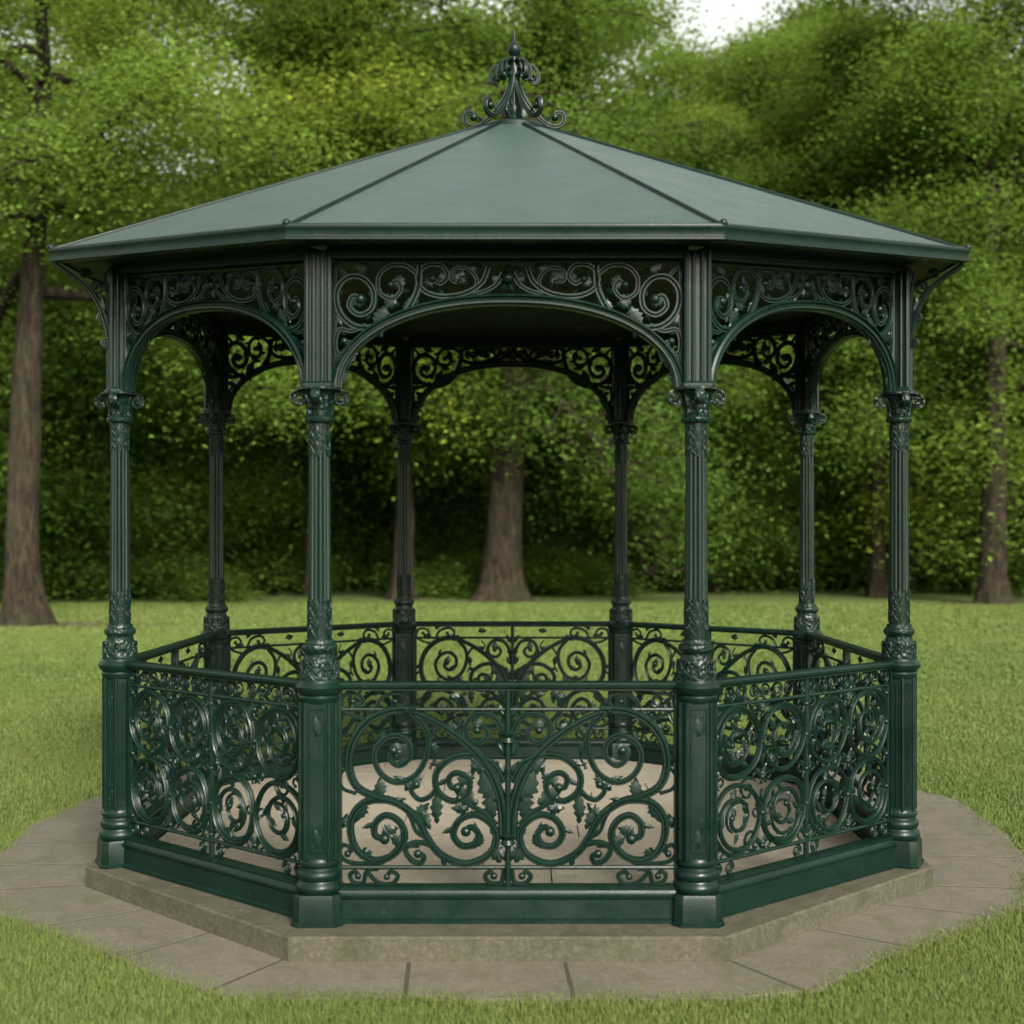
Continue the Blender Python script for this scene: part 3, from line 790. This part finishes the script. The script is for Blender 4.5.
# ------------------------------------------------------------------ grass blades
angs = np.linspace(-math.pi, math.pi, 721); Rt = np.array([outRj(a) for a in angs])
def blades():
    P = []; Hs = []; Ws = []
    for d0, d1, dens, h, w in ((3.6,5.6,24000,.025,.0030),(5.6,7.5,15000,.026,.0038),(7.5,10.5,6500,.028,.0055),(10.5,15,2600,.030,.010),(15,23,1000,.034,.018),(23,34,340,.04,.034)):
        hx0, hx1 = .50, .50
        area = (d1-d0)*(d0+d1)/2*(hx0+hx1)+ (d1-d0)*2.0
        n = int(area*dens)
        d = np.sqrt(rng.random(n)*(d1**2-d0**2)+d0**2); x = CX+(rng.random(n)*2-1)*(d*.50+1.0); y = CY+d
        r = np.hypot(x,y); a = np.arctan2(y,x); lim = np.interp(a, angs, Rt)
        keep = (r > lim - .085*rng.random(n)**3 - .012)
        # clumpy thinning
        cl = np.sin(x*3.1+np.sin(y*2.3)*1.7)*np.sin(y*2.7+np.sin(x*1.9)*1.3)
        keep &= rng.random(n) < .80+.2*cl
        x, y, cl = x[keep], y[keep], cl[keep]; m = len(x)
        edge = np.clip((r[keep]-lim[keep])/.12, 0, 1)
        P.append(np.stack([x,y,np.full(m,GZ)],1)); Hs.append(h*(.55+.75*rng.random(m)+.2*cl)*(1.0+.35*(1-edge))+.005); Ws.append(np.full(m,w)*(.7+.6*rng.random(m)))
    P = np.concatenate(P); H = np.concatenate(Hs); W = np.concatenate(Ws); n = len(P)
    az = rng.random(n)*2*np.pi; lean = rng.random(n)**1.2*.95
    la = rng.random(n)*2*np.pi
    side = np.stack([np.cos(az),np.sin(az),np.zeros(n)],1)*W[:,None]*.5
    ld = np.stack([np.cos(la),np.sin(la),np.zeros(n)],1)*(H*lean)[:,None]
    up = np.zeros((n,3)); up[:,2] = H
    v0 = P-side; v1 = P+side; mid = P+up*.6+ld*.35; v2 = mid+side*.8; v3 = mid-side*.8; v4 = P+up*np.sqrt(1-np.minimum(lean,.9)**2*.5)[:,None]+ld
    V = np.stack([v0,v1,v2,v3,v4],1).reshape(-1,3); b = np.arange(n)*5
    return V, np.stack([b,b+1,b+2,b+3],1), np.stack([b+3,b+2,b+4],1)
V, q, t = blades()
print('BLADES', len(q))
gr = np_mesh('grass', V, 5, M_blade, quads=q, tris=t)
prop(gr, 'short mown green lawn grass growing round the paving', 'grass', kind='stuff')

# ------------------------------------------------------------------ trees
def leaf_arrays(C, size, r, flat=.55):
    n = len(C)
    nrm = r.normal(size=(n,3)); nrm[:,2] = np.abs(nrm[:,2])+flat*2.6; nrm[:,1] -= .45; nrm /= np.linalg.norm(nrm,axis=1)[:,None]
    a = r.normal(size=(n,3)); u = np.cross(nrm,a); u /= np.linalg.norm(u,axis=1)[:,None]; w = np.cross(nrm,u)
    s = size*(.6+.8*r.random(n))[:,None]
    v0 = C-u*s*.55; v1 = C+w*s*.36+nrm*s*.08; v2 = C+u*s*.55-nrm*s*.10; v3 = C-w*s*.36+nrm*s*.08
    return np.stack([v0,v1,v2,v3],1).reshape(-1,3)
def quads_for(n): return (np.arange(n)*4)[:,None]+np.arange(4)[None,:]

def limb_path(p0, az, el0, length, r, droop=.35, n=7):
    pts = [np.array(p0,float)]; el = el0; a = az
    for k in range(n):
        a += r.normal()*.14; el += r.normal()*.10 - droop/n*1.4
        st = length/n
        pts.append(pts[-1]+st*np.array((math.cos(a)*math.cos(el),math.sin(a)*math.cos(el),math.sin(el))))
    return pts
def gen_tree(seed, H=16, base=4.0, CR=5.5, tr=.32, nl=26, leafn=40000, ls=.17, custom=(), path=None, openf=1, flare=1.6, sparse=0, lowdroop=.7):
    r = np.random.default_rng(seed)
    wood = MB(); tips = []
    if path is None:
        path = [(0,0,-.3)]; x = y = 0
        for k in range(1,9):
            x += r.normal()*.13; y += r.normal()*.13; path.append((x,y,H*.92*k/8))
    P = catmull(path, 5); zs = [p[2] for p in P]; ztop = zs[-1]
    rad = [tr*max(.10,(1-.85*max(p[2],0)/ztop)) for p in P]
    # trunk rings with buttress lobes
    rings = []; nn = 20; ph = r.random()*6
    extra = [P[0]*(1-t)+P[1]*t for t in (.0,.3,.6)]
    PP = extra+list(P[1:]); 
    fine = []
    for k in range(len(PP)-1):
        a_, b_ = PP[k], PP[k+1]; m = 5 if a_[2] < 2 else 1
        for q in range(m): fine.append(a_+(b_-a_)*q/m)
    fine.append(PP[-1])
    for p in fine:
        z = max(p[2],0); R0 = tr*max(.10,(1-.85*z/ztop)); fl = math.exp(-z/.42)
        ring_ = []
        for i in range(nn):
            a = 2*math.pi*i/nn
            lob = 1+ (flare-1)*fl*(.75+.55*math.sin(5*a+ph)+.3*math.sin(3*a+2*ph)) + .05*math.sin(4*a+z*1.3+ph)+.03*math.sin(9*a-z*2)
            ring_.append((p[0]+R0*lob*math.cos(a), p[1]+R0*lob*math.sin(a), p[2]))
        rings.append(ring_)
    wood.loft(rings, cap=True)
    def at_h(z):
        for k in range(len(P)-1):
            if P[k][2] <= z <= P[k+1][2]:
                t = (z-P[k][2])/(P[k+1][2]-P[k][2]); return P[k]*(1-t)+P[k+1]*t
        return P[-1]
    def sub(path_, r0, L):
        m = len(path_)
        for k in range(2, m):
            for s in range(3):
                az = math.atan2(path_[k][1]-path_[k-1][1], path_[k][0]-path_[k-1][0])+r.choice((-1,1))*r.uniform(.35,1.3)
                ll = L*r.uniform(.16,.38)
                sp = limb_path(path_[k], az, r.uniform(-.15,.55), ll, r, .5, 3)
                wood.tube([tuple(p) for p in sp], [max(.008,r0*.3*(1-.25*q)) for q in range(4)], 4, False)
                tips.append(sp[-1]); tips.append(sp[2]); 
                if r.random() < .5: tips.append(sp[1])
        tips.append(path_[-1])
    for pts, r0 in custom:
        C_ = catmull(pts, 4); m = len(C_)
        wood.tube([tuple(p) for p in C_], [r0*(1-.8*k/(m-1)) for k in range(m)], 8, False)
        L = sum(np.linalg.norm(C_[k+1]-C_[k]) for k in range(m-1)); sub(C_[::3], r0*.8, L)
    for k in range(nl):
        f = (k+.5)/nl; z = base+(H*.9-base)*f**.95
        prof = math.sin(math.pi*min(1,.22+.80*f))**.7
        L = CR*prof*r.uniform(.75,1.12)+.6
        az = k*2.39996+r.normal()*.3
        if math.sin(az) < -.2 and f < .75: L *= openf
        p0 = at_h(z); el = R(12+45*f+r.normal()*8)
        lp = limb_path(p0, az, el, L, r, lowdroop*(1-f)+.15, 7)
        r0 = tr*.42*(1-.6*f)
        wood.tube([tuple(p) for p in lp], [r0*(1-.85*q/7) for q in range(8)], 6, False)
        sub(lp, r0, L)
    tips = np.array(tips); tips = tips[tips[:,2] > min(base*.5, .5+base*.2)]
    keep = r.random(len(tips)) > sparse
    if openf < 1:      # thin sprays in front of the bole so that it shows through
        bx = np.interp(tips[:,2], [p[2] for p in P], [p[0] for p in P])
        keep &= ~((np.abs(tips[:,0]-bx) < 1.0) & (tips[:,1] < .8) & (r.random(len(tips)) < .85))
    tips = tips[keep]
    per = leafn//len(tips)+1
    w_ = np.clip(r.normal(1,.45,len(tips)),.25,2.2)
    cnt = np.maximum(1,(per*w_).astype(int)); idx = np.repeat(np.arange(len(tips)),cnt); n = len(idx)
    sc = (.45+.45*r.random(len(tips)))[idx]
    o = r.normal(size=(n,3))*np.stack([sc,sc,sc*.55],1); 
    o[:,2] -= .12*(o[:,0]**2+o[:,1]**2)          # drooping sprays
    C_ = tips[idx]+o
    return wood, leaf_arrays(C_, ls, r), n
def place_tree(x, y, parts, rotz, sc, label, group=None, cat='tree', leafm=None, name='tree', z=GZ):
    t = empty(name, (x,y,z)); t.rotation_euler = (0,0,rotz); t.scale = (sc,sc,sc) if not hasattr(sc,'__len__') else sc
    for nm, me in parts:
        o = bpy.data.objects.new(nm, me); col.objects.link(o); o.parent = t
        if nm == 'crown' and leafm: o.material_slots[0].link = 'OBJECT'; o.material_slots[0].material = leafm
    prop(t, label, cat, group); return t
def tree_meshes(seed, leafm=M_leaf, **k):
    wood, LV, n = gen_tree(seed, **k)
    w_ = wood.build('trunk', M_bark, ang=180, fix=False); c_ = np_mesh('crown', LV, 4, leafm, quads=quads_for(n))
    res = [('trunk', w_.data), ('crown', c_.data)]
    bpy.data.objects.remove(w_); bpy.data.objects.remove(c_); return res

# hero trees
HG = None
xL, yL = at(27, 25.0)
m25 = 25.0/F
def P25(px, py, dy=0): return ((px-27)*m25, dy, CZ+(HY-py)*m25-GZ)
left_path = [(0,0,-.3), P25(22,560), P25(24,480), P25(26,400), P25(30,320), P25(33,230,.1), P25(37,150,.2), P25(40,60,.2), P25(36,-40,.1), P25(40,-160)]
left_limbs = [([P25(50,190),P25(72,175,-.6),P25(105,160,-1.0),P25(140,140,-1.4),P25(175,118,-1.6),P25(205,95,-1.6)],.13),
              ([P25(95,172,-.9),P25(118,188,-1.3),P25(130,222,-1.5)],.07),
              ([P25(45,175),P25(58,150,.2),P25(63,128,.3),P25(90,90,.5),P25(120,55,.5),P25(150,20,.6)],.10),
              ([P25(20,190),P25(8,160,-.4),P25(-20,120,-.8),P25(-60,80,-1)],.10),
              ([P25(40,80),P25(60,30,-.8),P25(90,-10,-1.4)],.10)]
tl = tree_meshes(11, H=20, base=6.4, CR=6.6, openf=.4, tr=.36, nl=22, leafn=130000, ls=.10, sparse=.15, path=left_path, custom=left_limbs, flare=1.55)
place_tree(xL, yL, tl, 0, 1, 'tall maple with thick pale trunk standing left of the bandstand, nearest tree on the lawn')
xC, yC = at(499, 35.4); mC = 35.4/F
def PC(px, py, dy=0): return ((px-499)*mC, dy, CZ+(HY-py)*mC-GZ)
tc = tree_meshes(12, H=17, base=4.9, CR=7.2, tr=.58, nl=30, leafn=130000, ls=.12, lowdroop=.8, path=[(0,0,-.3),PC(502,560),PC(506,500),PC(508,460),PC(512,400),PC(508,300),PC(510,200),PC(505,60)],
                 custom=[([PC(505,480),PC(492,450,-.6),PC(488,425,-1.2),PC(470,400,-2)],.16)], flare=1.55)
place_tree(xC, yC, tc, 0, 1, 'broad maple with stout brown trunk framed between the two rear columns', leafm=M_leaf)
xR, yR = at(994, 33.7); mR = 33.7/F
def PR(px, py, dy=0): return ((px-994)*mR, dy, CZ+(HY-py)*mR-GZ)
trr = tree_meshes(13, H=21, base=6.8, CR=6.2, openf=.4, tr=.36, nl=24, leafn=115000, ls=.11, sparse=.22, path=[(0,0,-.3),PR(993,540),PR(995,440),PR(996,330),PR(992,240),PR(987,140),PR(985,80),PR(990,-40),PR(988,-120)],
                  custom=[([PR(990,160),PR(978,115,-.6),PR(965,80,-1),PR(945,58,-1.4),(PR(925,58,-1.6))],.13),([PR(992,250),PR(1006,180,-.5),PR(1014,110,-.9),PR(1018,60,-1)],.12),
                          ([PR(996,300),PR(1012,240,-.4),PR(1030,215,-.8)],.08),([PR(985,90),PR(972,50,.3),PR(970,0,.4)],.10)], flare=1.5)
place_tree(xR, yR, trr, 0, 1, 'tall slender tree with forked grey trunk at the right edge of the lawn')

T = [tree_meshes(21, lowdroop=.45, H=17, base=3.0, CR=5.6, tr=.30, nl=26, leafn=95000, ls=.13),
     tree_meshes(22, lowdroop=.45, H=19, base=2.6, CR=5.0, tr=.26, nl=28, leafn=95000, ls=.13, sparse=.1),
     tree_meshes(23, H=15, base=2.2, CR=5.8, tr=.28, nl=24, leafn=95000, ls=.13, lowdroop=.5),
     tree_meshes(24, H=22, base=6.5, CR=5.6, tr=.30, nl=26, leafn=95000, ls=.13, sparse=.15)]
G1 = 'woodland trees beyond the lawn'
specs = [ # px, d, template, rot, scale, material, label
 (160,43,0,.4,.86,None,'tree with short stout trunk showing between left outer column and left rear column'),
 (878,37.5,3,1.1,.85,None,'slim tree with dark trunk between the right rear column and the right outer column'),
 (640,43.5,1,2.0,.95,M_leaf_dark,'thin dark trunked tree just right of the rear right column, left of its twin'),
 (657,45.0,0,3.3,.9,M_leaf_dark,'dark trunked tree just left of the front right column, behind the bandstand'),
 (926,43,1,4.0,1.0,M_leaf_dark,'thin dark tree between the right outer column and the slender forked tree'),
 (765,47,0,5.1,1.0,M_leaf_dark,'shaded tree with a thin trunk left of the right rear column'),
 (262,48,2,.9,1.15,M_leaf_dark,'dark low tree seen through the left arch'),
 (828,50,3,2.6,1.12,M_leaf,'tree with a slim forked trunk rising above the right slope of the roof'),
 (600,47,3,4.4,1.1,None,'tall tree with a dark straight trunk above and right of the roof finial'),
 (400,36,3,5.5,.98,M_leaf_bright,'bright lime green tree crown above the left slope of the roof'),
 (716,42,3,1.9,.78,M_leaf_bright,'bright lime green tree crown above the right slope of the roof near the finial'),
 (-70,38,1,.2,1.1,None,'leafy tree half cut off at the left edge behind the thick pale trunk'),
 (1110,38,0,2.2,1.15,None,'leafy tree half cut off at the right edge of the photo'),
 (318,38,3,3.9,1.0,None,'mid green tree whose crown hangs above the left end of the roof'),
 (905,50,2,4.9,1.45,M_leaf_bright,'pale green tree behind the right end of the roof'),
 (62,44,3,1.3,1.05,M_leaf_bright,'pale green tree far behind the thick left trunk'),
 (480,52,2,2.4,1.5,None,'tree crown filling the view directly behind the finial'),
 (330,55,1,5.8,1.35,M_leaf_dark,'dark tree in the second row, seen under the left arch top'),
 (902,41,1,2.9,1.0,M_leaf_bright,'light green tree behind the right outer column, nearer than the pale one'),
 (745,46,3,.5,.98,None,'tall thin dark trunked tree with its crown above the right slope of the roof'),
 (722,56,1,3.7,1.22,None,'tall thin crown showing sky through it, right of the finial'),
 (-190,40,0,1.2,1.1,None,'broad tree further along the wood edge, beyond the left edge'),
 (-330,46,2,2.2,1.3,None,'round tree far along the wood edge, beyond the left edge'),
 (1240,40,1,3.2,1.1,None,'broad tree further along the wood edge, beyond the right edge'),
 (1380,46,2,4.2,1.3,None,'round tree far along the wood edge, beyond the right edge'),
 (1000,56,2,.7,1.5,None,'round crowned tree in the second row behind the slender forked tree'),
]
for px, d, k, rz, sc, lm, lab in specs:
    x, y = at(px, d); place_tree(x, y, T[k], rz, sc, lab, G1, leafm=lm)

US = [tree_meshes(41, H=8.5, base=.9, CR=3.6, tr=.07, nl=24, leafn=60000, ls=.12, lowdroop=.45), tree_meshes(42, H=7, base=.7, CR=3.9, tr=.06, nl=22, leafn=60000, ls=.12, lowdroop=.4)]
us = [(82,38.5,0,.3,1.1,M_leaf,'young leafy tree between the thick left trunk and the left outer column'),
 (216,41,1,1.3,1.0,M_leaf,'young bright tree behind the left rear column'),
 (262,42,0,2.3,1.0,M_leaf,'pale young tree seen between the left rear column and the front left column'),
 (355,44,1,3.3,1.2,M_leaf,'young tree between the front left column and the rear left column'),
 (435,45,0,4.3,1.1,M_leaf,'young tree close left of the stout brown trunk'),
 (568,46,1,5.3,1.2,M_leaf,'young tree close right of the stout brown trunk'),
 (625,50,0,.9,1.3,M_leaf,'young tree behind the rear right column'),
 (735,43,1,1.9,1.1,M_leaf,'pale young tree between the front right column and the right rear column'),
 (785,47,0,2.9,1.2,M_leaf,'young tree behind the right rear column'),
 (848,48,1,3.9,1.2,M_leaf,'young tree just right of the right rear column'),
 (940,43,0,4.9,1.1,M_leaf,'young tree between the right outer column and the slender forked tree'),
 (1040,42,1,5.9,1.2,M_leaf,'young tree at the right edge of the photo'),
 (-25,36,0,.1,1.2,M_leaf,'young tree at the left edge of the photo')]
for px, d, k, rz, sc, lm, lab in us:
    x, y = at(px, d); place_tree(x, y, US[k], rz, sc, lab, 'young trees under the wood edge', leafm=lm, name='young_tree')
# shrubs
def shrub_mesh(seed, h, w, n, ls):
    r = np.random.default_rng(seed); wood = MB(); tips = []
    for k in range(16):
        az = r.random()*6.28; el = r.uniform(.25,1.4); L = math.hypot(w*math.cos(el), h*math.sin(el))*r.uniform(.7,1)
        lp = limb_path((r.normal()*.2,r.normal()*.2,-.05), az, el, L, r, .5, 5)
        wood.tube([tuple(p) for p in lp], [.03*(1-.8*q/5) for q in range(6)], 5, False)
        for p in lp[1:]:
            for q in range(3): tips.append(p+r.normal(size=3)*np.array((w*.16,w*.16,h*.10)))
    tips = np.array(tips); tips[:,2] = np.maximum(tips[:,2],.15)
    idx = r.integers(0,len(tips),n); o = r.normal(size=(n,3))*np.array((.26,.26,.15)); C_ = tips[idx]+o; C_[:,2] = np.maximum(C_[:,2],.03)
    w_ = wood.build('stems', M_bark, fix=False); c_ = np_mesh('foliage', leaf_arrays(C_, ls, r), 4, M_leaf, quads=quads_for(n))
    res = [('stems', w_.data), ('foliage', c_.data)]; bpy.data.objects.remove(w_); bpy.data.objects.remove(c_); return res
SH = [shrub_mesh(31,2.6,2.4,22000,.12), shrub_mesh(32,1.3,2.2,16000,.11), shrub_mesh(33,3.6,2.2,26000,.13)]
sh = [
 (175,37,1,.8,1.0,M_leaf,'low bright shrub just right of the left outer column'),
 (70,40,1,1.6,1.1,M_leaf,'low dark shrub right of the thick left trunk'),
 (125,42,0,2.1,1.0,M_leaf,'rounded shrub left of the left outer column'),
 (235,43,1,4.1,1.0,M_leaf,'low shrub right of the left rear column'),
 (290,46,0,3.0,1.1,M_leaf,'dark bushy shrub left of the front left column'),
 (350,45,0,.3,1.1,M_leaf,'green shrub between the front left column and the rear left column'),
 (430,45,2,5.0,1.0,M_leaf,'tall dark shrub left of the stout brown trunk'),
 (560,46,2,1.5,1.0,M_leaf,'tall dark shrub right of the stout brown trunk'),
 (610,48,0,2.5,1.1,M_leaf,'dark shrub behind the rear right column'),
 (690,46,1,3.5,1.2,M_leaf,'low dark shrub behind the front right column'),
 (745,47,1,4.5,1.3,M_leaf,'low sunlit shrub between the front right column and the right rear column'),
 (800,49,2,5.5,1.0,M_leaf,'tall dark shrub behind the right rear column'),
 (850,46,0,.9,1.0,M_leaf,'dark shrub left of the slim leaning trunk'),
 (905,46,0,1.9,1.0,M_leaf,'dark shrub behind the right outer column'),
 (950,45,0,2.9,1.1,M_leaf,'dark shrub left of the slender forked tree'),
 (1030,44,0,3.9,1.2,M_leaf,'dark shrub at the right edge of the photo'),
 (455,39,1,2.2,1.0,M_leaf,'low shrub close left of the stout brown trunk'),
 (548,40,1,3.2,1.1,M_leaf,'low shrub close right of the stout brown trunk'),
 (150,38.5,1,4.2,1.0,M_leaf_bright,'pale low shrub beside the left outer column'),
 (-20,43,2,4.9,1.0,M_leaf,'tall shrub at the left edge behind the thick trunk'),
]
for px, d, k, rz, sc, lm, lab in sh:
    x, y = at(px, d); t = empty('shrub', (x,y,GZ)); t.rotation_euler = (0,0,rz); t.scale = (sc*1.25,sc*1.25,sc)
    for nm, me in SH[k]:
        o = bpy.data.objects.new(nm, me); col.objects.link(o); o.parent = t
        if nm == 'foliage': o.material_slots[0].link = 'OBJECT'; o.material_slots[0].material = lm
    prop(t, lab, 'shrub', 'shrubs along the edge of the wood')
# far woods: one mass of foliage closing the view
r = np.random.default_rng(55); Cs = []
for k in range(30):
    px = -260+k*53+r.normal()*14; d = r.uniform(60,84); x, y = at(px, d); h = r.uniform(14,20) if (90 < px < 190 or 630 < px < 880) else r.uniform(18,26); w_ = r.uniform(4.5,6.5)
    n = 22000; u = r.random(n); zz = .3+h*u
    prof = np.where(u < .25, .75+u, np.sqrt(np.clip(1-((u-.30)/.72)**2,0,1)))
    a = r.random(n)*6.283; rr_ = w_*prof*np.sqrt(r.random(n))
    clump = r.normal(size=(220,3))*np.array((.9,.9,.5)); o = clump[r.integers(0,220,n)]
    Cs.append(np.stack([x+rr_*np.cos(a)+o[:,0], y+rr_*np.sin(a)+o[:,1], np.maximum(.1,zz+o[:,2])],1))
Cs = np.concatenate(Cs)
fw = np_mesh('far_woods', leaf_arrays(Cs, .30, r), 4, M_leaf, quads=quads_for(len(Cs)))
prop(fw, 'dense dark green wood closing the view behind all the lawn trees', 'woods', kind='stuff')

# ------------------------------------------------------------------ light
w = bpy.data.worlds.new('World'); scn.world = w; w.use_nodes = True; nt = w.node_tree
SE, SA = R(32), R(160)     # elevation; direction the sun comes from, clockwise from +Y
sky = nt.nodes.new('ShaderNodeTexSky'); sky.sky_type = 'NISHITA'; sky.sun_disc = False
sky.sun_elevation = SE; sky.sun_rotation = SA; sky.dust_density = 4; sky.air_density = 1.2
hs = nt.nodes.new('ShaderNodeHueSaturation'); hs.inputs['Saturation'].default_value = .25
bg = nt.nodes['Background']; bg.inputs['Strength'].default_value = .15
nt.links.new(sky.outputs[0], hs.inputs['Color']); wm = mix(nt, 1.0, hs.outputs[0], (1.0,.97,.86), 'MULTIPLY'); nt.links.new(wm, bg.inputs['Color'])
sl = bpy.data.lights.new('sun', 'SUN'); sl.energy = 2.6; sl.angle = R(15); sl.color = (1,.96,.88)
so_ = bpy.data.objects.new('sun', sl); col.objects.link(so_)
d = Vector((math.sin(SA)*math.cos(SE), math.cos(SA)*math.cos(SE), math.sin(SE)))
so_.rotation_euler = d.to_track_quat('Z','Y').to_euler()
scn.cycles.max_bounces = 8; scn.cycles.diffuse_bounces = 6; scn.cycles.glossy_bounces = 2; scn.cycles.transmission_bounces = 6
scn.view_settings.view_transform = 'Standard'; scn.view_settings.look = 'None'; scn.view_settings.exposure = 1.35; scn.view_settings.gamma = 1
